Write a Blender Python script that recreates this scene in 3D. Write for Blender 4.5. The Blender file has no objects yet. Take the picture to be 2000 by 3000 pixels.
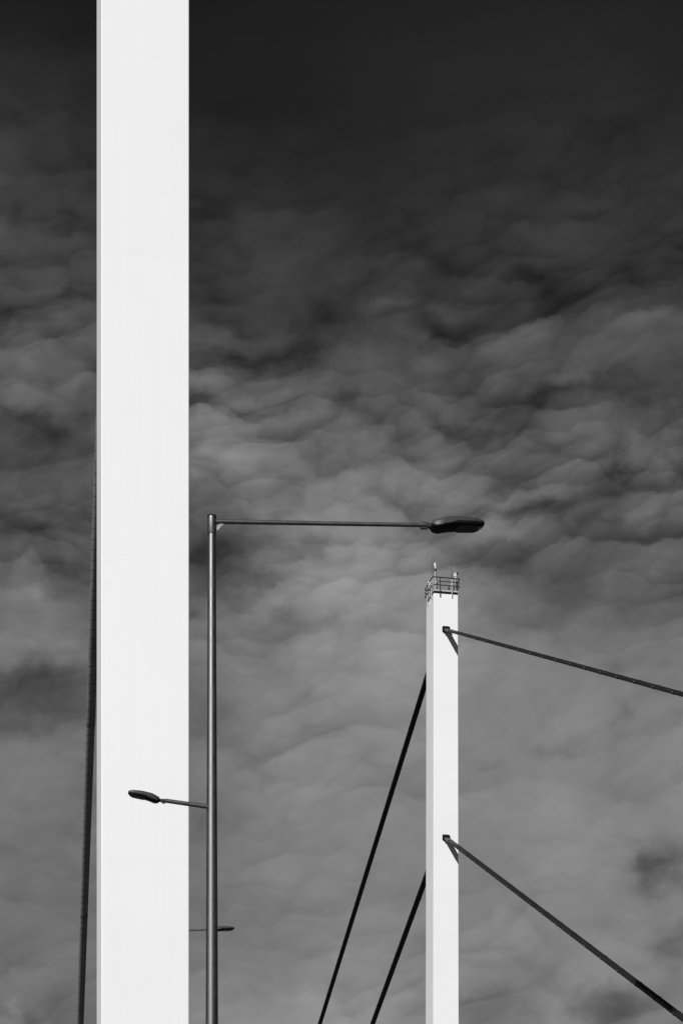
import bpy, math
from mathutils import Vector, Matrix

# ------------------------------------------------------------------ scene basics
scene = bpy.context.scene
COL = scene.collection
PI = math.pi
# The world frame: +Y runs along the bridge, +X across it, Z up.  The camera is
# level (rising-front lens) and turned a little to the right of the bridge axis.
F = 4650.0 / 2000.0            # focal length in picture widths
YAW = math.atan(885.0 / 4650.0)
CY, SY = math.cos(YAW), math.sin(YAW)
EYE = 1.6
HOR = 3640.0                   # horizon row in the 2000-wide photograph


def slope(px):                 # X/Y of the sight line through a picture column
    k = (px - 1000.0) / 4650.0
    return (SY + k * CY) / (CY - k * SY)


def height(px, py, X, Y):      # height of a point seen on a picture row
    return EYE + (HOR - py) / 4650.0 * (X * SY + Y * CY)


# ------------------------------------------------------------------ helpers
def tag(o, label=None, cat=None, group=None, kind=None):
    if label: o['label'] = label
    if cat: o['category'] = cat
    if group: o['group'] = group
    if kind: o['kind'] = kind
    return o


def thing(name, loc, label, cat, group=None):
    o = bpy.data.objects.new(name, None)
    o.empty_display_size = 0.3
    COL.objects.link(o)
    o.location = loc
    return tag(o, label, cat, group)


class MB:
    """collects faces for ONE mesh object (coordinates are world minus origin)"""
    def __init__(self):
        self.v, self.f, self.uv, self.flat = [], [], {}, set()

    def face(self, idx, flat=False):
        if flat: self.flat.add(len(self.f))
        self.f.append(tuple(idx))

    def box(self, c, s, rot=None):
        b = len(self.v)
        for z in (-.5, .5):
            for y in (-.5, .5):
                for x in (-.5, .5):
                    p = Vector((x * s[0], y * s[1], z * s[2]))
                    if rot: p = rot @ p
                    self.v.append(Vector(c) + p)
        for q in ((0, 2, 3, 1), (4, 5, 7, 6), (0, 1, 5, 4), (2, 6, 7, 3), (0, 4, 6, 2), (1, 3, 7, 5)):
            self.face([b + i for i in q], True)
        return self

    def rings(self, rings, cap0=True, cap1=True, closed=True, flat=False):
        b = len(self.v); n = len(rings[0])
        for r in rings: self.v.extend(r)
        for i in range(len(rings) - 1):
            for j in range(n if closed else n - 1):
                k = (j + 1) % n
                self.face((b + i * n + j, b + i * n + k, b + (i + 1) * n + k, b + (i + 1) * n + j), flat)
        if cap0: self.face([b + j for j in reversed(range(n))], True)
        e = b + (len(rings) - 1) * n
        if cap1: self.face([e + j for j in range(n)], True)
        return self

    def tube(self, pts, rad, seg=16, cap=True):
        pts = [Vector(p) for p in pts]
        if not hasattr(rad, '__len__'): rad = [rad] * len(pts)
        d0 = (pts[1] - pts[0]).normalized()
        ref = Vector((0, 0, 1)) if abs(d0.z) < .9 else Vector((0, 1, 0))
        out = []
        for i, p in enumerate(pts):
            a = pts[max(i - 1, 0)]; c = pts[min(i + 1, len(pts) - 1)]
            d = (c - a)
            d = d.normalized() if d.length > 1e-9 else d0
            s = d.cross(ref).normalized(); u = s.cross(d)
            out.append([p + (s * math.cos(2 * PI * k / seg) + u * math.sin(2 * PI * k / seg)) * rad[i] for k in range(seg)])
        return self.rings(out, cap, cap)

    def lathe(self, c, prof, seg=24):
        c = Vector(c)
        r = [[c + Vector((r_ * math.cos(2 * PI * k / seg), r_ * math.sin(2 * PI * k / seg), z)) for k in range(seg)] for r_, z in prof]
        return self.rings(r)

    def build(self, name, mat, parent=None, smooth=None, bevel=0, kind=None):
        me = bpy.data.meshes.new(name)
        me.from_pydata([tuple(p) for p in self.v], [], self.f)
        me.validate(); me.update()
        me.materials.append(mat)
        if smooth is not None:
            for p in me.polygons: p.use_smooth = True
            try: me.set_sharp_from_angle(angle=math.radians(smooth))
            except Exception: pass
        o = bpy.data.objects.new(name, me)
        COL.objects.link(o)
        if parent is not None:
            o.parent = parent
        if bevel:
            m = o.modifiers.new('bevel', 'BEVEL'); m.width = bevel; m.segments = 2
            m.limit_method = 'ANGLE'; m.angle_limit = math.radians(40)
        if kind: o['kind'] = kind
        return o


# ------------------------------------------------------------------ node helper
class NT:
    def __init__(self, tree):
        self.t = tree; tree.nodes.clear()

    def n(self, typ, **kw):
        nd = self.t.nodes.new(typ)
        for k, v in kw.items(): setattr(nd, k, v)
        return nd

    def put(self, sock, val):
        if isinstance(val, bpy.types.NodeSocket): self.t.links.new(val, sock)
        else: sock.default_value = val

    def m(self, op, a, b=0.0, c=None, clamp=False):
        nd = self.n('ShaderNodeMath', operation=op, use_clamp=clamp)
        self.put(nd.inputs[0], a); self.put(nd.inputs[1], b)
        if c is not None: self.put(nd.inputs[2], c)
        return nd.outputs[0]

    def rng(self, v, a, b, c=0.0, d=1.0, interp='LINEAR'):
        nd = self.n('ShaderNodeMapRange', interpolation_type=interp)
        for i, q in enumerate((v, a, b, c, d)): self.put(nd.inputs[i], q)
        return nd.outputs[0]

    def mix(self, f, a, b):
        nd = self.n('ShaderNodeMix', data_type='FLOAT')
        self.put(nd.inputs[0], f); self.put(nd.inputs[2], a); self.put(nd.inputs[3], b)
        return nd.outputs[0]

    def xyz(self, x, y, z=0.0):
        nd = self.n('ShaderNodeCombineXYZ')
        for i, q in enumerate((x, y, z)): self.put(nd.inputs[i], q)
        return nd.outputs[0]

    def noise(self, vec, scale, detail=4, rough=.5, dist=0.0):
        nd = self.n('ShaderNodeTexNoise')
        self.put(nd.inputs['Vector'], vec)
        nd.inputs['Scale'].default_value = scale; nd.inputs['Detail'].default_value = detail
        nd.inputs['Roughness'].default_value = rough; nd.inputs['Distortion'].default_value = dist
        return nd


def material(name):
    m = bpy.data.materials.new(name); m.use_nodes = True
    t = NT(m.node_tree)
    out = t.n('ShaderNodeOutputMaterial'); p = t.n('ShaderNodeBsdfPrincipled')
    t.t.links.new(p.outputs[0], out.inputs[0])
    return m, t, p


def grey_from(t, p, v):
    c = t.n('ShaderNodeCombineColor')
    for i in range(3): t.put(c.inputs[i], v)
    t.t.links.new(c.outputs[0], p.inputs['Base Color'])


def simple(name, g, rough=.5, metal=0.0, spec=.5, var=.12, scale=3.0, bump=0.0):
    m, t, p = material(name)
    tc = t.n('ShaderNodeTexCoord')
    nz = t.noise(tc.outputs['Object'], scale, 5, .6)
    grey_from(t, p, t.rng(nz.outputs[0], .3, .7, g * (1 - var), g * (1 + var)))
    t.put(p.inputs['Roughness'], t.rng(nz.outputs[0], .3, .7, rough * .9, min(1, rough * 1.1)))
    p.inputs['Metallic'].default_value = metal
    p.inputs['Specular IOR Level'].default_value = spec
    if bump:
        b = t.n('ShaderNodeBump'); b.inputs['Strength'].default_value = bump; b.inputs['Distance'].default_value = .01
        t.t.links.new(nz.outputs[0], b.inputs['Height']); t.t.links.new(b.outputs[0], p.inputs['Normal'])
    return m


def white_paint(name, seam):
    """white painted steel box: shop-welded sections, faint rain streaks, a few specks"""
    m, t, p = material(name)
    tc = t.n('ShaderNodeTexCoord')
    sx = t.n('ShaderNodeSeparateXYZ'); t.t.links.new(tc.outputs['Object'], sx.inputs[0])
    x, y, z = sx.outputs
    # vertical streaks
    st = t.noise(t.xyz(t.m('MULTIPLY', x, 9.0), t.m('MULTIPLY', y, 9.0), t.m('MULTIPLY', z, .14)), 1.0, 6, .62)
    cl = t.noise(tc.outputs['Object'], .35, 4, .55)
    fine = t.noise(tc.outputs['Object'], 7.0, 3, .6)
    g = t.m('ADD', .795, t.m('MULTIPLY', t.m('SUBTRACT', st.outputs[0], .5), .05))
    g = t.m('ADD', g, t.m('MULTIPLY', t.m('SUBTRACT', cl.outputs[0], .5), .06))
    g = t.m('ADD', g, t.m('MULTIPLY', t.m('SUBTRACT', fine.outputs[0], .5), .012))
    # welded section joints: a hair line and a slight change of tone from piece to piece
    zz = t.m('DIVIDE', t.m('ADD', z, t.m('MULTIPLY', st.outputs[0], .03)), seam)
    fr = t.m('FRACT', zz)
    line = t.m('LESS_THAN', t.m('ABSOLUTE', t.m('SUBTRACT', fr, .5)), .0028)
    g = t.m('SUBTRACT', g, t.m('MULTIPLY', line, .018))
    wn = t.n('ShaderNodeTexWhiteNoise', noise_dimensions='1D')
    t.t.links.new(t.m('FLOOR', t.m('ADD', zz, .5)), wn.inputs['W'])
    g = t.m('ADD', g, t.m('MULTIPLY', t.m('SUBTRACT', wn.outputs[0], .5), .008))
    # small chips and specks of dirt
    vo = t.n('ShaderNodeTexVoronoi', feature='F1'); t.t.links.new(tc.outputs['Object'], vo.inputs['Vector'])
    vo.inputs['Scale'].default_value = .55
    spk = t.m('LESS_THAN', vo.outputs['Distance'], .02)
    g = t.m('SUBTRACT', g, t.m('MULTIPLY', spk, .3))
    grey_from(t, p, g)
    p.inputs['Roughness'].default_value = .55
    p.inputs['Specular IOR Level'].default_value = .25
    bp = t.n('ShaderNodeBump'); bp.inputs['Strength'].default_value = .05; bp.inputs['Distance'].default_value = .02
    t.t.links.new(cl.outputs[0], bp.inputs['Height']); t.t.links.new(bp.outputs[0], p.inputs['Normal'])
    return m


def wrapped_cable(name, g, rough):
    """black-painted cable with a spiral tape wrapping (UV: u round the cable, v in pitches)"""
    m, t, p = material(name)
    tc = t.n('ShaderNodeTexCoord')
    sx = t.n('ShaderNodeSeparateXYZ'); t.t.links.new(tc.outputs['UV'], sx.inputs[0])
    u, v, _ = sx.outputs
    ph = t.m('FRACT', t.m('ADD', u, v))
    nz = t.noise(tc.outputs['Object'], 1.2, 5, .6)
    seam = t.m('LESS_THAN', ph, .07)
    base = t.rng(nz.outputs[0], .3, .7, g * .85, g * 1.15)
    base = t.m('MULTIPLY', base, t.m('SUBTRACT', 1.0, t.m('MULTIPLY', seam, .65)))
    grey_from(t, p, base)
    p.inputs['Roughness'].default_value = rough
    p.inputs['Specular IOR Level'].default_value = .35
    b = t.n('ShaderNodeBump'); b.inputs['Strength'].default_value = .6; b.inputs['Distance'].default_value = .02
    t.put(b.inputs['Height'], t.m('SUBTRACT', 1.0, ph)); t.t.links.new(b.outputs[0], p.inputs['Normal'])
    return m


M_WHITE = white_paint('white painted steel', 7.1)
M_CABLE = simple('dark cable paint', .018, .5, 0, .3, .25, .8)
M_CLAMP = simple('clamp steel', .012, .5, 0, .35, .3, 6)
M_BOLT = simple('worn bolt', .13, .5, 0, .3)
M_BAND = simple('cable band', .13, .45, 0, .3, .1, 5)
M_SLEEVE = simple('grey sheathing', .085, .5, 0, .3, .2, 3)
M_WRAP = wrapped_cable('wrapped cable', .2, .45)
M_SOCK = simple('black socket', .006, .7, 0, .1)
M_POLE = simple('grey metallic lamp paint', .17, .52, 1.0, .5, .05, 9)
M_SHELL = simple('lamp shell', .042, .5, 0, .35, .06, 12)
M_UNDER = simple('lamp underside', .006, .6, 0, .15)
M_LENS = simple('lamp glass', .005, .12, 0, .2, .1, 30)
M_GALV = simple('galvanised steel', .42, .45, .35, .5, .15, 14)
M_DARK = simple('dark railing paint', .015, .5, 0, .3)
M_SLAB = simple('grey platform edge', .42, .6, 0, .3, .15, 4)
M_EQUIP = simple('white instrument plastic', .8, .4, 0, .4, .04, 10)

# ------------------------------------------------------------------ setting: ground
m, t, p = material('asphalt and gravel')
tc = t.n('ShaderNodeTexCoord')
a = t.noise(tc.outputs['Object'], .05, 6, .6); b = t.noise(tc.outputs['Object'], 30, 3, .7)
grey_from(t, p, t.m('ADD', t.rng(a.outputs[0], .3, .7, .035, .06), t.m('MULTIPLY', b.outputs[0], .02)))
p.inputs['Roughness'].default_value = .9
g = MB(); N = 12; R = 6000
for j in range(N + 1):
    for i in range(N + 1): g.v.append(Vector((-R + 2 * R * i / N, -R + 2 * R * j / N, 0)))
for j in range(N):
    for i in range(N):
        q = j * (N + 1) + i; g.face((q, q + 1, q + N + 2, q + N + 1))
g.build('ground', m, kind='structure')

# ------------------------------------------------------------------ bridge pylons
YF = 139.0 * CY - (270 / 4650 * 139) * SY            # front face of the far pylon
YN = 37.6                                            # front face of the near pylon


def shaft(parent, x0, x1, y0, y1, ztop, grow, name='shaft'):
    """box shaft that widens slightly downwards (grow = extra width at z=0)"""
    ox, oy = parent.location.x, parent.location.y
    mb = MB(); rings = []
    for z in (0, ztop):
        e = grow * (1 - z / ztop) / 2
        rings.append([Vector((x0 - e - ox, y0 - e - oy, z)), Vector((x1 + e - ox, y0 - e - oy, z)),
                      Vector((x1 + e - ox, y1 + e - oy, z)), Vector((x0 - e - ox, y1 + e - oy, z))])
    mb.rings(rings, flat=True)
    return mb.build(name, M_WHITE, parent, bevel=.025)


# near
nx0, nx1 = YN * slope(296.5), YN * slope(554.0)
nyb = nx0 / slope(283.3)
NXC = (nx0 + nx1) / 2
near = thing('bridge_pylon', (NXC, (YN + nyb) / 2, 0),
             'broad white bridge pylon close behind the tall lamp post, its top cut off',
             'bridge pylon', 'white bridge pylons')
shaft(near, nx0, nx1, YN, nyb, 58.0, 0.0)

# far
fx0, fx1 = YF * slope(1270.0), YF * slope(1341.0)
fyb = fx0 / slope(1248.6)
FXC = (fx0 + fx1) / 2; FYC = (YF + fyb) / 2
FT = height(1270, 1739, fx0, YF)
FW, FD = fx1 - fx0, fyb - YF
far = thing('bridge_pylon', (FXC, FYC, 0),
            'narrower distant white bridge pylon with railed platform on top and cables both sides',
            'bridge pylon', 'white bridge pylons')
shaft(far, fx0, fx1, YF, fyb, FT, .16)
# neck coloured black for the shaded gap under the slab, platform slab, railing (local coordinates around the pylon axis)
hw, hd = FW / 2, FD / 2
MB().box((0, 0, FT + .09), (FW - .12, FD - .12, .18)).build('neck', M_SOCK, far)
mb = MB().box((0, 0, FT + .27), (FW - .0, FD - .0, .12))
slab = mb.build('platform', M_SLAB, far, bevel=.01)
for i in range(7):
    MB().box((-hw + .12 + i * (FW - .24) / 6, -hd + .03, FT + .15), (.05, .06, .115)).build('bracket', M_DARK, slab)
ZS = FT + .33                                       # platform walking level
ov = .12


def rail_loop(z, r):
    pts = []
    c = .12
    corners = [(-1, -1), (1, -1), (1, 1), (-1, 1)]
    for i, (sx, sy) in enumerate(corners):
        X, Y = sx * (hw + ov), sy * (hd + ov)
        a0 = math.atan2(sy, sx)
        for k in range(5):
            an = a0 - PI / 4 + k * PI / 8
            pts.append(Vector((X - sx * c + c * math.cos(an), Y - sy * c + c * math.sin(an), z)))
    mb = MB(); n = len(pts); seg = 8; rings = []
    for i in range(n):
        d = (pts[(i + 1) % n] - pts[i - 1]).normalized(); s = d.cross(Vector((0, 0, 1))); u = s.cross(d)
        rings.append([pts[i] + (s * math.cos(2 * PI * k / seg) + u * math.sin(2 * PI * k / seg)) * r for k in range(seg)])
    rings.append([v.copy() for v in rings[0]])
    return mb.rings(rings, False, False)


rail = rail_loop(ZS + 1.04, .045).build('railing', M_DARK, far, smooth=60)
for dz, r in ((.70, .035), (.37, .04)):
    rail_loop(ZS + dz, r).build('rail', M_DARK, rail, smooth=60)
post_spots = []
for px, mat in ((1288.5, M_DARK), (1323.0, M_GALV)):
    post_spots.append((YF * slope(px) - FXC, -hd - ov + .04, mat))
    post_spots.append((YF * slope(px) - FXC, hd + ov - .04, M_DARK))
for yy in (-hd * .62, hd * .55):
    post_spots.append((-hw - ov + .04, yy, M_GALV))
    post_spots.append((hw + ov - .04, yy, M_DARK))
for x, y, mt in post_spots:
    mb = MB().box((x, y, (FT - .30 + ZS + 1.04) / 2), (.072, .072, ZS + 1.04 - FT + .30))
    # stand-off bracket down on the face
    ix = math.copysign(min(abs(x), hw), x); iy = math.copysign(min(abs(y), hd), y)
    mb.box(((x + ix) / 2, (y + iy) / 2, FT - .2), (max(.05, abs(x - ix)), max(.05, abs(y - iy)), .06))
    mb.build('post', mt, rail, bevel=.008)

# ---- instruments on the platform of the far pylon
def on_top(px, yl):
    Y = FYC + yl
    return Y * slope(px), Y


def zpix(px, py, X, Y): return height(px, py, X, Y)


for px, ytop, yl, lab in ((1267.0, 1632, -hd - ov, 'taller thin whip antenna at the left end of the platform railing on the far pylon'),
                          (1322.4, 1656, -hd - ov + .05, 'shorter thin whip antenna rising above the white railing post of the far pylon')):
    X, Y = on_top(px, yl)
    zt = zpix(px, ytop, X, Y)
    o = thing('whip_antenna', (X, Y, ZS + .3), lab, 'antenna', 'whip antennas on the far pylon')
    L = zt - ZS - .3
    MB().tube([(0, 0, .5), (0, 0, L * .5), (0, 0, L)], [.026, .022, .017], 6).build('rod', M_DARK, o, smooth=60)
    MB().tube([(0, 0, 0), (0, 0, .55)], .035, 8).build('mount', M_GALV, o, smooth=60)

# warning light mast
X, Y = on_top(1275.0, -hd * .1)
o = thing('warning_light_mast', (X, Y, ZS), 'slim mast with white lantern on top, tallest fitting on the pylon platform', 'warning light')
zt = zpix(1275, 1651, X, Y) - ZS
MB().tube([(0, 0, 0), (0, 0, zt - .5)], .036, 10).build('mast', M_GALV, o, smooth=60)
st = MB().tube([(.16, .05, 0), (.15, .05, .9), (.05, .02, zt - .75)], .035, 8)
st.tube([(.20, .08, .95), (.1, .03, 1.45)], .06, 8)
for z in (.35, .7): st.box((.08, .02, z), (.2, .05, .05))
st.build('stay', M_DARK, o, smooth=40)
MB().lathe((0, 0, zt - .74), [(.03, 0), (.1, .03), (.1, .15), (.06, .2), (.03, .24)], 12).build('bracket', M_DARK, o, smooth=40)
MB().lathe((0, 0, zt - .5), [(.035, 0), (.05, .03), (.09, .14), (.1, .2), (.05, .235)], 14).build('lamp_base', M_EQUIP, o, smooth=40)
MB().lathe((-.04, 0, zt - .24), [(.04, -.03), (.1, 0), (.11, .1), (.08, .14), (.09, .17), (.06, .23), (.01, .24)], 14).build('lantern', M_EQUIP, o, smooth=40)
for sx in (-.12, .1):
    MB().lathe((sx, -.05, 1.12), [(.02, 0), (.05, .03), (.052, .16), (.03, .2)], 10).build('floodlight', M_EQUIP, o, smooth=40)


def surveillance(px, py, yl, lab, flip, hood):
    X, Y = on_top(px, yl)
    o = thing('security_camera', (X, Y, ZS), lab, 'security camera', 'white cameras on the far pylon')
    zt = zpix(px, py, X, Y) - ZS
    MB().tube([(0, 0, 0), (0, 0, zt - .42)], .05, 10).build('post', M_GALV, o, smooth=60)
    MB().lathe((0, 0, zt - .52), [(.05, 0), (.1, .02), (.1, .16), (.07, .18)], 16).build('base', M_EQUIP, o, smooth=40)
    MB().lathe((0, 0, zt - .34), [(.08, 0), (.15, .04), (.155, .13), (.1, .18)], 16).build('pan_head', M_EQUIP, o, smooth=40)
    rot = Matrix.Rotation(math.radians(-25 * flip), 3, 'Y') @ Matrix.Rotation(math.radians(20 * flip), 3, 'Z')
    MB().box((-.02 * flip, 0, zt - .06), (.26, .2, .15), rot).build('housing', M_EQUIP, o, bevel=.03)
    if hood:
        MB().box((.11 * flip, -.02, zt - .03), (.13, .22, .16), rot).build('sun_hood', M_DARK, o, bevel=.01)
        MB().box((.09, -.02, zt - .19), (.12, .16, .07)).build('sensor', M_DARK, o, bevel=.01)


surveillance(1334.0, 1681.5, -hd * .35, 'white camera with dark hood at the right end of the far pylon platform', 1, True)
surveillance(1257.0, 1708, hd * .55, 'white camera at the left rear of the far pylon platform, partly behind the railing', -1, False)
X, Y = on_top(1315.0, -hd * .2)
o = thing('weather_sensor', (X, Y, ZS), 'short dark sensor post with white fittings behind the far pylon front railing', 'sensor')
MB().tube([(0, 0, 0), (0, 0, .82)], .04, 8).build('post', M_DARK, o, smooth=60)
MB().lathe((-.02, 0, .8), [(.02, 0), (.06, .03), (.06, .1), (.02, .13)], 10).build('cap', M_EQUIP, o, smooth=40)
MB().box((-.03, 0, .6), (.16, .09, .1)).build('box', M_DARK, o, bevel=.01)
MB().lathe((-.09, -.03, .34), [(.02, 0), (.055, .03), (.055, .08), (.02, .11)], 10).build('fitting', M_EQUIP, o, smooth=40)

X, Y = on_top(1330.5, -hd * .55)
o = thing('control_box', (X, Y, ZS), 'squat grey round housing on the floor of the far pylon platform beside the camera post', 'housing')
MB().lathe((0, 0, 0), [(.2, 0), (.24, .05), (.22, .2), (.12, .3), (.02, .33)], 18).build('housing', M_SLAB, o, smooth=50)

# ------------------------------------------------------------------ stay cables
HEX = [(-.19, .105), (-.22, .075), (-.22, -.025), (-.19, -.04), (-.19, -.055), (-.212, -.065), (-.212, -.085), (-.18, -.105)]
PROFILE = HEX + [(-x, y) for x, y in reversed(HEX)]
ROUND = []
for k in range(40):
    an = 2 * PI * k / 40
    c_, s_ = math.cos(an), math.sin(an)
    ROUND.append((.215 * math.copysign(abs(c_) ** .75, c_), .155 * math.copysign(abs(s_) ** .8, s_)))


def cable(p0, p1, label, group, prof, mat, sag=0.0, pitch=None, clamps=None, ticks=False, collars=(), scale=1.0):
    p0, p1 = Vector(p0), Vector(p1)
    o = thing('stay_cable', p0, label, 'cable', group)
    d = (p1 - p0); L = d.length; d.normalize()
    l = Vector((1, 0, 0)); n = l.cross(d)
    if n.z < 0: n = -n
    ns = 24
    pos = lambda s: d * s + Vector((0, 0, -sag * 4 * (s / L) * (1 - s / L)))
    mb = MB(); rings = []
    for i in range(ns + 1):
        c = pos(L * i / ns)
        rings.append([c + (l * a + n * b) * scale for a, b in prof])
    mb.rings(rings)
    ob = mb.build('strand', mat, o, smooth=35)
    if pitch:
        uv = ob.data.uv_layers.new(name='UVMap')
        np_ = len(prof)
        for f in ob.data.polygons:
            vs = list(f.vertices); js = [v % np_ for v in vs]; wrap = max(js) == np_ - 1 and min(js) == 0 and len(vs) == 4
            for li, v in zip(f.loop_indices, vs):
                j, i = v % np_, v // np_
                uu = (1.0 if (wrap and j == 0) else j / np_)
                uv.data[li].uv = (uu, (L * i / ns) / pitch)
    if ticks:
        mb = MB(); mb.rings([[pos(q) + (l * a * 1.03 + n * b * 1.03) * scale for a, b in prof] for q in (.3, 1.69)], flat=True)
        mb.build('end_sleeve', M_SLEEVE, o)
    e = .016
    for s in (clamps or []):
        mb = MB(); w = .05
        mb.rings([[pos(q) + (l * a * (1 + e / .2) + n * b * (1 + e / .1)) * scale for a, b in prof] for q in (s - w, s + w)], flat=True)
        cl = mb.build('clamp', M_CLAMP, o)
        if ticks:
            c = pos(s)
            MB().box(c + l * -.235 + n * .03, (.035, .12, .07), Matrix((l, d, n)).transposed()).build('bolt', M_BOLT, cl)
    for s in collars:
        mb = MB(); w = .13
        mb.rings([[pos(q) + (l * a * k + n * b * k) * scale for a, b in prof] for q, k in ((s - w, 1.0), (s - w * .6, 1.03), (s + w * .6, 1.03), (s + w, 1.0))])
        mb.build('collar', M_BAND, o, smooth=35)
    return o, pos, L


def at(px, py, X):             # a point in the cable plane X = const
    Y = X / slope(px)
    return Vector((X, Y, height(px, py, X, Y)))


def extend(a, b, z):           # run the line a->b on to height z
    return a + (b - a) * ((z - a.z) / (b.z - a.z))


def to_y(a, b, y):
    return a + (b - a) * ((y - a.y) / (b.y - a.y))


GR = 'stay cables of the bridge'
ya = YF - .12
specs = []
# right-hand pair: from the front face down towards the camera side
for (pa, pb, lab) in (((1306.0, 1846.5), (2000, 2036.5), 'dark upper stay cable running from the far pylon front face to the right picture edge'),
                      ((1306.0, 2457.0), (2000, 2986), 'dark lower stay cable running from the far pylon front face to the lower right corner')):
    A = Vector((FXC, YF, height(pa[0], pa[1], FXC, YF)))
    B = at(pb[0], pb[1], FXC)
    end = extend(A, B, .3)
    L = (end - A).length
    cl = [s for s in [1.75 + 3.2 * i for i in range(60)] if s < L - 1]
    cable(A, end, lab, GR, PROFILE, M_CABLE, 0, None, cl, True)
    # dark socket on the face
    dd = (end - A).normalized()
    ll = Vector((1, 0, 0)); nn = ll.cross(dd)
    if nn.z < 0: nn = -nn
    q = [(-.33, -.2), (-.28, -.26), (.22, -.26), (.33, -.18), (.33, .17), (.26, .26), (-.30, .26), (-.33, .22)]
    mb = MB()
    mb.rings([[A - far.location + Vector((x, y, z)) for x, z in q] for y in (.05, -.16)] , flat=True)
    mb.rings([[A - far.location + Vector((0, -.16, 0)) + dd * s + (ll * x + nn * z) * k for x, z in q] for s, k in ((0, .86), (.34, .80))], flat=True)
    mb.build('cable_socket', M_SOCK, far, bevel=.02)
# left-hand pair: from the rear face down, away from the camera
for (pa, pb, lab) in (((1247.5, 1997.0), (937.5, 3000), 'black upper stay cable descending to the left behind the far pylon'),
                      ((1246.5, 2576.0), (1092.0, 3000), 'black lower stay cable descending to the left behind the far pylon')):
    a_ = at(pa[0], pa[1], FXC); b_ = at(pb[0], pb[1], FXC)
    A = to_y(a_, b_, fyb + .03); end = extend(a_, b_, .3)
    L = (end - A).length
    cable(A, end, lab, GR, PROFILE, M_CABLE, 0, None, [s for s in [1.75 + 3.2 * i for i in range(60)] if s < L - 1], False, scale=1.12)
    dd = (end - A).normalized()
    q = [(-.33, -.26), (.33, -.26), (.33, .26), (-.33, .26)]
    mb = MB().rings([[A - far.location + Vector((x, y, z)) for x, z in q] for y in (-.05, .2)], flat=True)
    mb.build('cable_socket', M_SOCK, far, bevel=.02)
# near pylon: one cable leaves the rear face and runs away to the left of the shaft
a_ = at(272.5, 1913, NXC); b_ = at(235.0, 3000, NXC)
A = to_y(a_, b_, nyb + .02); end = extend(a_, b_, .3)
L = (end - A).length
dl = (b_ - a_).normalized()
s0 = (at(272.2, 1927, NXC) - at(273.1, 1899, NXC)).length
print('near cable pitch', s0, 'slope', dl, 'anchor z', A.z, 'L', L, 'a', a_, 'b', b_, 'near X', NXC, 'W', nx1 - nx0, 'D', nyb - YN)
print('far W', FW, 'D', FD, 'top', FT, 'X', FXC, YF)
for pxs in ([1328, 1369, 1409, 1454], [1729, 1793, 1869, 1957]):
    print('clamp Y', [FXC / slope(q) for q in pxs])
cola = (at(258.9 + 6.5, 2122, NXC) - A).length; colb = (at(246, 2691, NXC) - A).length
cable(A, end, 'black spiral-wrapped stay cable descending left from behind the broad near pylon', 'stay cables of the bridge',
      ROUND, M_WRAP, 0, s0, None, False, (cola, colb))
q = [(-.33, -.26), (.33, -.26), (.33, .26), (-.33, .26)]
MB().rings([[A - near.location + Vector((x, y, z)) for x, z in q] for y in (-.05, .2)], flat=True).build('cable_socket', M_SOCK, near, bevel=.02)


# ------------------------------------------------------------------ street lamps
def interp(tab, u):
    for (u0, v0), (u1, v1) in zip(tab, tab[1:]):
        if u <= u1:
            k = (u - u0) / (u1 - u0); k = k * k * (3 - 2 * k)
            return v0 + (v1 - v0) * k
    return tab[-1][1]


WT = [(0, .075), (.05, .115), (.16, .150), (.45, .155), (.80, .145), (.93, .122), (.98, .095), (1, .06)]
TT = [(0, .018), (.06, .050), (.30, .088), (.60, .092), (.85, .076), (.97, .056), (1, .042)]
RT = [(0, -.008), (.06, -.036), (.13, -.044), (.30, -.018), (.50, .014), (.8, .018), (1, .016)]
BT = [(0, -.040), (.05, -.066), (.14, -.072), (.36, -.046), (.6, -.036), (.88, -.036), (.97, -.01), (1, .02)]


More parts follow.
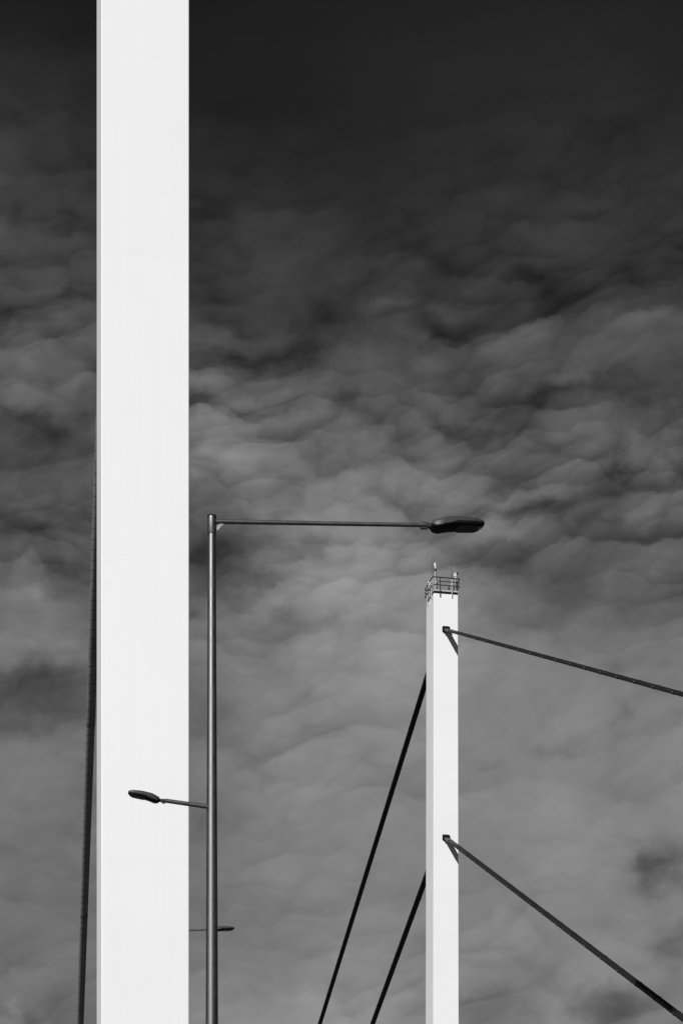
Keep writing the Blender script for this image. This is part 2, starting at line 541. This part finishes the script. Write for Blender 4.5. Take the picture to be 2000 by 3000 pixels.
def luminaire(parent, origin, direction, tilt, size):
    """flat LED street light head; local +x away from the pole"""
    L = .775
    S = Vector((direction * size, size, size * (1.0 if size > .9 else 1.2)))
    def P(x, y, z): return Vector((x * S.x, y * S.y, z * S.z))
    us = [0, .012, .03, .06, .1, .16, .24, .32, .4, .48, .56, .64, .72, .8, .86, .91, .945, .97, .985, 1]
    top, und = [], []
    for u in us:
        w, tz, rz, bz = (interp(q, u) for q in (WT, TT, RT, BT))
        bz = min(bz, rz - .004)
        ring = []
        for k in range(17):
            an = PI - PI * k / 16
            ring.append(P(u * L, w * math.copysign(abs(math.cos(an)) ** .38, math.cos(an)), rz + (tz - rz) * abs(math.sin(an)) ** .55))
        top.append(ring)
        ring = []
        for k in range(13):
            an = -PI * k / 12
            ring.append(P(u * L, (w - .004) * math.copysign(abs(math.cos(an)) ** .62, math.cos(an)), rz - .003 + (bz - rz) * abs(math.sin(an)) ** .7))
        und.append(ring)
    mb = MB(); mb.rings(top, True, True, closed=False)
    lum = mb.build('lamp_head', M_SHELL, parent, smooth=50)
    lum.location = origin
    lum.rotation_euler = (0, -tilt, 0) if direction > 0 else (0, tilt, 0)
    mb = MB(); mb.rings(und, True, True, closed=False)
    mb.build('underside', M_UNDER, lum, smooth=50)
    # glass over the LEDs: a shallow rounded tray under the outer half
    lens = []
    for u, k in ((.46, .35), (.50, .74), (.56, .86), (.7, .88), (.84, .84), (.91, .70), (.945, .40)):
        w = interp(WT, u) * k; z = interp(BT, u)
        lens.append([P(u * L, -w, z + .008), P(u * L, -w * .92, z - .006), P(u * L, 0, z - .008), P(u * L, w * .92, z - .006), P(u * L, w, z + .008)])
    MB().rings(lens, True, True).build('lens', M_LENS, lum, smooth=12)
    # spigot with clamp screws
    sp = MB()
    sp.tube([P(-.155, 0, .004), P(-.15, 0, .004), P(-.05, 0, -.004), P(.03, 0, -.012)], [.040 * size, .044 * size, .042 * size, .036 * size], 18)
    sp.box(P(-.1, 0, -.04), (.1 * size, .04 * size, .03 * size))
    sp.build('spigot', M_SHELL, lum, smooth=45)
    for x in (-.112, -.088): MB().tube([P(x, 0, -.045), P(x, 0, -.064)], .007 * size, 8).build('screw', M_CLAMP, lum, smooth=45)
    # hinge lugs beside the spigot
    for y in (-.05, .05):
        MB().tube([P(.0, y, .01), P(.016, y * 1.15, .004), P(.03, y * 1.3, -.03)], .011 * size, 8).build('hinge', M_CLAMP, lum, smooth=45)


def lamp(X, Y, label):
    o = thing('street_lamp', (X, Y, 0), label, 'street lamp', 'street lamps along the bridge road')
    dep = X * SY + Y * CY
    zz = lambda py: EYE + (HOR - py) / 4650 * dep
    ppm = 4650 / dep
    z_top, z_sl = zz(1514), zz(1567)
    r = lambda z: .5 * (36.4 + (23.0 - 36.4) * (z - zz(3000)) / (zz(1570) - zz(3000))) / ppm
    pole = MB()
    hs = [0.02 + (z_sl + .05 - .02) * i / 10 for i in range(11)]
    pole.lathe((0, 0, 0), [(r(z), z) for z in hs], 48)
    po = pole.build('pole', M_POLE, o, smooth=45)
    MB().lathe((0, 0, 0), [(.19, .0), (.19, .03), (r(0) + .01, .05)], 32).build('base_plate', M_POLE, o, smooth=40)
    MB().box((0, -r(1.0) + .004, 1.0), (.09, .03, .42)).build('access_door', M_POLE, o, bevel=.01)
    rs = .5 * 25.6 / ppm
    sl = MB().lathe((0, 0, 0), [(rs * .96, z_sl - .004), (rs, z_sl), (rs, z_top - .01)], 48).build('sleeve', M_POLE, o, smooth=40)
    MB().lathe((0, 0, 0), [(rs * 1.02, z_top - .012), (rs * 1.05, z_top - .006), (rs * 1.05, z_top + .004), (rs * .8, z_top + .012)], 48).build('cap', M_UNDER, o, smooth=40)
    for an, z in ((-1.25, z_top - .12), (-2.05, z_sl + .012), (2.2, z_sl + .012), (.4, z_sl + .012)):
        d = Vector((math.cos(an), math.sin(an), 0))
        MB().tube([d * (rs - .004) + Vector((0, 0, z)), d * (rs + .005) + Vector((0, 0, z))], .005, 8).build('screw', M_CLAMP, sl, smooth=40)
    # upper arm over the road
    za = zz(1529); t1 = math.radians(3.9); aL = 2.93
    ax = Vector((math.cos(t1), 0, math.sin(t1)))
    MB().tube([Vector((rs - .02, 0, za)), Vector((rs - .02, 0, za)) + ax * (aL * .5), Vector((rs - .02, 0, za)) + ax * aL], [.031, .0295, .028], 20).build('arm', M_POLE, o, smooth=60)
    gus = MB(); g0 = [(rs - .003, za - .142), (rs + .104, za - .022), (rs + .046, za - .026), (rs - .003, za - .072)]
    gus.rings([[Vector((x, y, z)) for x, z in g0] for y in (-.008, .008)], flat=True)
    gus.build('gusset', M_GALV, o)
    luminaire(o, Vector((rs - .02, 0, za)) + ax * (aL + .125), 1, math.radians(3.2), 1.0)
    # lower arm over the footpath
    zb = zz(2366.5); t2 = math.radians(5.2); bL = .59; rb = r(zb)
    bx = Vector((-math.cos(t2), 0, math.sin(t2)))
    MB().tube([Vector((-rb + .02, 0, zb)), Vector((-rb + .02, 0, zb)) + bx * bL], [.031, .028], 20).build('arm', M_POLE, o, smooth=60)
    luminaire(o, Vector((-rb + .02, 0, zb)) + bx * (bL + .075), -1, math.radians(8.5), .56)
    return o


def copy_tree(o, parent=None):
    c = o.copy(); COL.objects.link(c)
    if parent is not None: c.parent = parent
    for ch in list(o.children): copy_tree(ch, c)
    return c


DL = 21.8
kx = (620.5 - 1000) / 4650 * DL
LX, LY = kx * CY + DL * SY, DL * CY - kx * SY
lamp_near = lamp(LX, LY, 'tall tapered street lamp with long upper arm and short lower arm')
lamp_far = copy_tree(lamp_near)
lamp_far.location = (LX + .03, 51.3, 0)
tag(lamp_far, 'small distant street lamp, mostly hidden behind the broad pylon, one arm showing')

# ------------------------------------------------------------------ sun
SUN = Vector((.68, 1.0, -.68)).normalized()
sl = bpy.data.lights.new('sun', 'SUN'); sl.energy = 4.37; sl.angle = math.radians(.5); sl.color = (1, 1, 1)
so = bpy.data.objects.new('sun', sl); COL.objects.link(so)
so.rotation_euler = SUN.to_track_quat('-Z', 'Y').to_euler(); so.location = (-30, -50, 60)

# ------------------------------------------------------------------ sky
w = bpy.data.worlds.new('World'); scene.world = w; w.use_nodes = True
w.cycles.sampling_method = 'MANUAL'; w.cycles.sample_map_resolution = 256
t = NT(w.node_tree)
out = t.n('ShaderNodeOutputWorld'); bg = t.n('ShaderNodeBackground'); t.t.links.new(bg.outputs[0], out.inputs[0])
tc = t.n('ShaderNodeTexCoord')
sx = t.n('ShaderNodeSeparateXYZ'); t.t.links.new(tc.outputs['Generated'], sx.inputs[0])
x, y, z = sx.outputs
az = t.m('ARCTAN2', x, y)                                       # bearing from the bridge axis
hyp = t.m('SQRT', t.m('ADD', t.m('MULTIPLY', x, x), t.m('MULTIPLY', y, y)))
tz = t.m('DIVIDE', z, t.m('MAXIMUM', hyp, .02))                 # tangent of the elevation
tz = t.m('MINIMUM', t.m('MAXIMUM', tz, 0.0), 3.0)
# warp for ragged cloud edges
base = t.xyz(az, t.m('MULTIPLY', tz, 1.25), 0.0)
wp = t.noise(base, 9.0, 3.0, .45)
ws = t.n('ShaderNodeSeparateXYZ'); t.t.links.new(wp.outputs['Color'], ws.inputs[0])
wa = t.m('MULTIPLY', t.m('SUBTRACT', ws.outputs[0], .5), .07)
wb = t.m('MULTIPLY', t.m('SUBTRACT', ws.outputs[1], .5), .05)
fz = t.noise(base, 34.0, 6, .6)
fs = t.n('ShaderNodeSeparateXYZ'); t.t.links.new(fz.outputs['Color'], fs.inputs[0])
azw = t.m('ADD', t.m('ADD', az, wa), t.m('MULTIPLY', t.m('SUBTRACT', fs.outputs[0], .5), .042))
tzw = t.m('ADD', t.m('ADD', tz, wb), t.m('MULTIPLY', t.m('SUBTRACT', fs.outputs[1], .5), .036))
# cloud cover of the sky by bearing (11 steps) and elevation (21 steps), as grey tone of the red-filtered film
COVER = [
 [32,31,31,32,33,35,36,36,36,36,35],
 [36,32,32,33,34,36,37,38,38,38,36],
 [46,44,40,34,35,37,38,39,40,40,38],
 [58,52,44,42,40,40,41,42,42,43,42],
 [60,52,48,52,48,46,46,46,48,50,50],
 [74,68,56,48,60,52,48,48,52,50,48],
 [64,64,56,62,62,62,52,54,54,52,52],
 [84,88,72,74,58,76,76,72,72,76,72],
 [82,84,78,98,88,86,84,80,70,78,72],
 [72,78,80,106,104,104,100,96,78,90,76],
 [80,76,76,96,104,114,112,104,88,80,80],
 [78,74,74,80,104,122,124,108,86,82,88],
 [106,92,80,104,108,124,128,116,104,92,92],
 [112,110,96,110,112,124,126,120,118,114,106],
 [88,84,90,110,116,126,124,120,124,116,116],
 [110,108,104,110,116,126,124,122,126,122,124],
 [108,106,104,108,116,126,122,120,128,124,120],
 [104,102,102,110,118,126,120,122,130,122,108],
 [106,102,102,110,112,124,120,124,124,124,120],
 [102,106,104,116,124,130,120,118,120,128,112],
 [90,96,104,124,134,138,128,112,124,104,110]]
A0, A1 = math.atan(slope(0)), math.atan(slope(2000))
fac = t.rng(azw, A0, A1, 0.0, 1.0)
row = t.m('DIVIDE', t.m('SUBTRACT', HOR / 4650.0, tzw), 150.0 / 4650.0)
val = None
for i, r_ in enumerate(COVER):
    r_ = [g * (1.05 if i > 8 else 1.02) for g in r_]
    cr = t.n('ShaderNodeValToRGB'); cr.color_ramp.interpolation = 'B_SPLINE'
    el = cr.color_ramp.elements
    while len(el) < 11: el.new(.5)
    for j, gval in enumerate(r_):
        el[j].position = (math.atan(slope(j * 200)) - A0) / (A1 - A0)
        el[j].color = (gval / 255,) * 3 + (1,)
    t.put(cr.inputs[0], fac)
    if val is None: val = cr.outputs[0]
    else: val = t.mix(t.rng(row, i - 1.0, float(i), 0.0, 1.0, 'SMOOTHSTEP'), val, cr.outputs[0])


def patch(px, py, rx, ry, amp, rot=0):
    """one darker or brighter patch of cloud at a fixed bearing and elevation"""
    global val
    k = (px - 1000) / 4650
    a_ = math.atan(slope(px)); e_ = (HOR - py) / 4650 / math.sqrt(1 + k * k)
    c_, s_ = math.cos(math.radians(rot)), math.sin(math.radians(rot))
    A, E = t.m('SUBTRACT', azw, a_), t.m('SUBTRACT', tzw, e_)
    f1, f2 = 4650 / rx, 4650 / ry
    dx = t.m('MULTIPLY', A, c_ * f1) if not rot else t.m('MULTIPLY_ADD', A, c_ * f1, t.m('MULTIPLY', E, s_ * f1))
    dy = t.m('MULTIPLY', E, f2) if not rot else t.m('MULTIPLY_ADD', E, c_ * f2, t.m('MULTIPLY', A, -s_ * f2))
    q = t.m('MULTIPLY_ADD', dy, dy, t.m('MULTIPLY', dx, dx))
    val = t.m('MULTIPLY_ADD', t.m('POWER', 0.3679, q), amp / 255, val)


PATCHES = [
 (70,1220,110,40,-26,-20), (30,1140,120,60,10), (115,1300,30,50,-12), (65,1560,110,45,-22), (60,1740,130,60,14), (195,1720,40,70,-16),
 (110,2060,180,70,-26), (40,1900,120,80,6), (593,1215,45,45,-24), (700,1050,200,30,-20,8), (680,1130,110,45,11), (750,1217,120,20,-14),
 (720,1350,250,90,4), (960,1180,60,40,-20), (940,1338,50,25,-14), (610,1490,110,30,-9), (575,1590,80,60,-13), (690,1610,140,70,-14),
 (740,1690,120,25,-18,-15), (835,1785,40,25,-14), (575,1785,40,25,-12), (912,1612,25,50,-16), (820,1612,60,20,-12,-20), (930,1505,200,30,8),
 (1306,1210,110,25,-16,-25), (1510,1210,160,30,-13,25), (1670,1128,200,35,-13), (1720,1070,90,35,16), (1268,1057,60,30,10), (1700,1255,140,60,8),
 (1530,1357,120,60,-15,30), (1765,1357,35,80,-14), (1768,1402,12,20,10), (1497,1420,80,25,-14,10), (1485,1460,120,45,20), (1542,1510,70,30,-22,-20),
 (1210,1462,100,30,-22,-15), (1190,1505,60,20,-12), (1800,1460,170,70,-12), (1700,1560,200,50,-14,-5), (1497,1638,140,55,-26,-15), (1357,1580,60,35,-18,-30),
 (1446,1575,80,30,12), (1790,1638,120,40,-14), (1700,1735,90,60,-18), (1574,1816,100,30,-12,-20), (1470,1746,50,30,-8), (1842,1938,40,30,-14),
 (1944,1790,100,35,-12), (1644,2166,70,25,-14), (1542,2147,40,20,-10), (1830,2115,30,25,-12), (1957,2153,80,30,-8), (1931,2561,45,85,-36),
 (1887,2625,60,40,-12), (1995,2797,60,60,-24), (1785,2746,60,20,-10), (1797,2970,110,55,-34), (1408,2970,110,50,-30), (1466,2848,60,40,-10,30), (1000,1620,200,90,16,8), (760,1520,120,40,8), (1120,1850,260,130,10), (1350,1800,90,60,8), (420,120,900,200,2), (1600,250,500,260,4), (1000,2600,500,260,-3),
 (1733,2893,60,40,8), (1095,2593,100,30,-8), (574,2408,50,40,-8), (638,2083,60,30,-10), (848,2242,100,20,-8), (700,2670,250,50,-6),
 (957,2778,110,14,-9,10), (860,2905,200,30,7,-5), (50,2925,25,20,22), (20,2975,50,25,20), (130,2945,50,20,10), (80,2960,60,30,-12),
 (40,945,60,40,-28), (210,887,60,18,-16), (180,665,60,40,-14), (50,605,25,60,-10), (40,460,80,50,6), (40,850,150,50,10), (40,345,80,25,-8),
 (593,670,70,20,-12,20), (650,957,70,30,-14), (925,905,90,60,-14), (1166,893,70,30,14), (1293,886,60,30,10), (1415,803,90,25,9), (1287,957,50,40,-14),
 (1414,944,100,25,-8), (1561,957,90,40,16), (1893,957,100,30,16), (1975,925,40,40,-10), (1700,575,160,30,6,15), (1600,663,150,20,5,8), (1040,785,110,25,9)]
for a in PATCHES: patch(*a)
# billowing detail: rounded lobes, each brighter towards its upper edge and greyer below
vx = t.m('ADD', az, t.m('MULTIPLY', wa, 1.1))
vy = t.m('ADD', t.m('MULTIPLY', tz, 1.4), t.m('MULTIPLY', wb, 1.1))
vy = t.m('SUBTRACT', vy, t.m('MULTIPLY', az, .18))
vec = t.xyz(vx, vy, 0.0)
n1 = t.noise(vec, 17.0, 9, .62)
mk = t.rng(t.noise(vec, 8.0, 2, .5).outputs[0], .36, .64, .45, 1.55)
vy = t.m('ADD', vy, t.m('MULTIPLY', t.m('SUBTRACT', fs.outputs[1], .5), .022))
vec = t.xyz(t.m('ADD', vx, t.m('MULTIPLY', t.m('SUBTRACT', fs.outputs[0], .5), .022)), vy, 0.0)


def lobes(scale, smooth):
    vo = t.n('ShaderNodeTexVoronoi', feature='SMOOTH_F1', voronoi_dimensions='2D'); t.t.links.new(vec, vo.inputs['Vector'])
    vo.inputs['Scale'].default_value = scale; vo.inputs['Smoothness'].default_value = smooth
    ps = t.n('ShaderNodeSeparateXYZ'); t.t.links.new(vo.outputs['Position'], ps.inputs[0])
    rise = t.m('MULTIPLY', t.m('SUBTRACT', vy, ps.outputs[1]), scale)
    return t.m('ADD', t.m('MULTIPLY', t.m('SUBTRACT', .42, vo.outputs['Distance']), .9), t.m('MULTIPLY', rise, .75))


det = t.m('ADD', t.m('MULTIPLY', t.m('SUBTRACT', n1.outputs[0], .5), 2.4),
          t.m('MULTIPLY', mk, t.m('ADD', t.m('MULTIPLY', lobes(17, .3), .6), t.m('MULTIPLY_ADD', lobes(31, .25), .55, t.m('MULTIPLY', lobes(58, .3), .34)))))
amp = t.n('ShaderNodeValToRGB'); amp.color_ramp.interpolation = 'LINEAR'
AM = [(0, 0), (300, 2), (600, 9), (950, 19), (1300, 30), (1650, 27), (1950, 15), (2450, 11), (2700, 12), (3000, 18)]
el = amp.color_ramp.elements
while len(el) < len(AM): el.new(.5)
for e_, (py, v_) in zip(el, AM):
    e_.position = py / 3000; e_.color = (v_ / 255,) * 3 + (1,)
t.put(amp.inputs[0], t.m('DIVIDE', row, 20.0))
val = t.m('ADD', val, t.m('MULTIPLY', amp.outputs[0], det))
val = t.m('MINIMUM', t.m('MAXIMUM', val, .10), .75)
lin = t.m('POWER', t.m('DIVIDE', t.m('ADD', val, .055), 1.055), 2.4)     # film tone -> light
CL = .34
alpha = t.m('DIVIDE', t.m('SUBTRACT', lin, .013), CL - .013, clamp=True)
# cloud cover faded out beyond the view, to darken reflections and ambient light
away = t.rng(t.m('ABSOLUTE', az), .55, 1.1, 1.0, .12, 'SMOOTHSTEP')
alpha = t.m('MULTIPLY', alpha, away)
sky = t.n('ShaderNodeTexSky', sky_type='NISHITA')
sky.sun_disc = False; sky.sun_elevation = math.atan2(.68, math.hypot(.68, 1)); sky.sun_rotation = math.atan2(-.68, -1.0)
sky.air_density = 1.0; sky.dust_density = .4; sky.ozone_density = 2.0
sc_ = t.n('ShaderNodeSeparateColor'); t.t.links.new(sky.outputs[0], sc_.inputs[0])
clear = t.m('MULTIPLY', sc_.outputs[0], .10)                   # deep red filter: only the red light of the blue sky
fin = t.mix(alpha, clear, CL / .1)
cc = t.n('ShaderNodeCombineColor')
for i in range(3): t.put(cc.inputs[i], fin)
t.t.links.new(cc.outputs[0], bg.inputs[0])
bg.inputs[1].default_value = .10

# ------------------------------------------------------------------ camera
cam = bpy.data.cameras.new('camera'); co = bpy.data.objects.new('camera', cam); COL.objects.link(co)
co.location = (0, 0, EYE); co.rotation_euler = (PI / 2, 0, -YAW)
cam.sensor_fit = 'HORIZONTAL'; cam.sensor_width = 24.0; cam.lens = 24.0 * F
cam.shift_x = 0.0; cam.shift_y = (HOR - 1501.5) / 2000.0
cam.clip_start = .1; cam.clip_end = 20000
scene.camera = co
scene.cycles.max_bounces = 5
scene.view_settings.view_transform = 'Standard'; scene.view_settings.look = 'None'
scene.view_settings.exposure = 0; scene.view_settings.gamma = 1
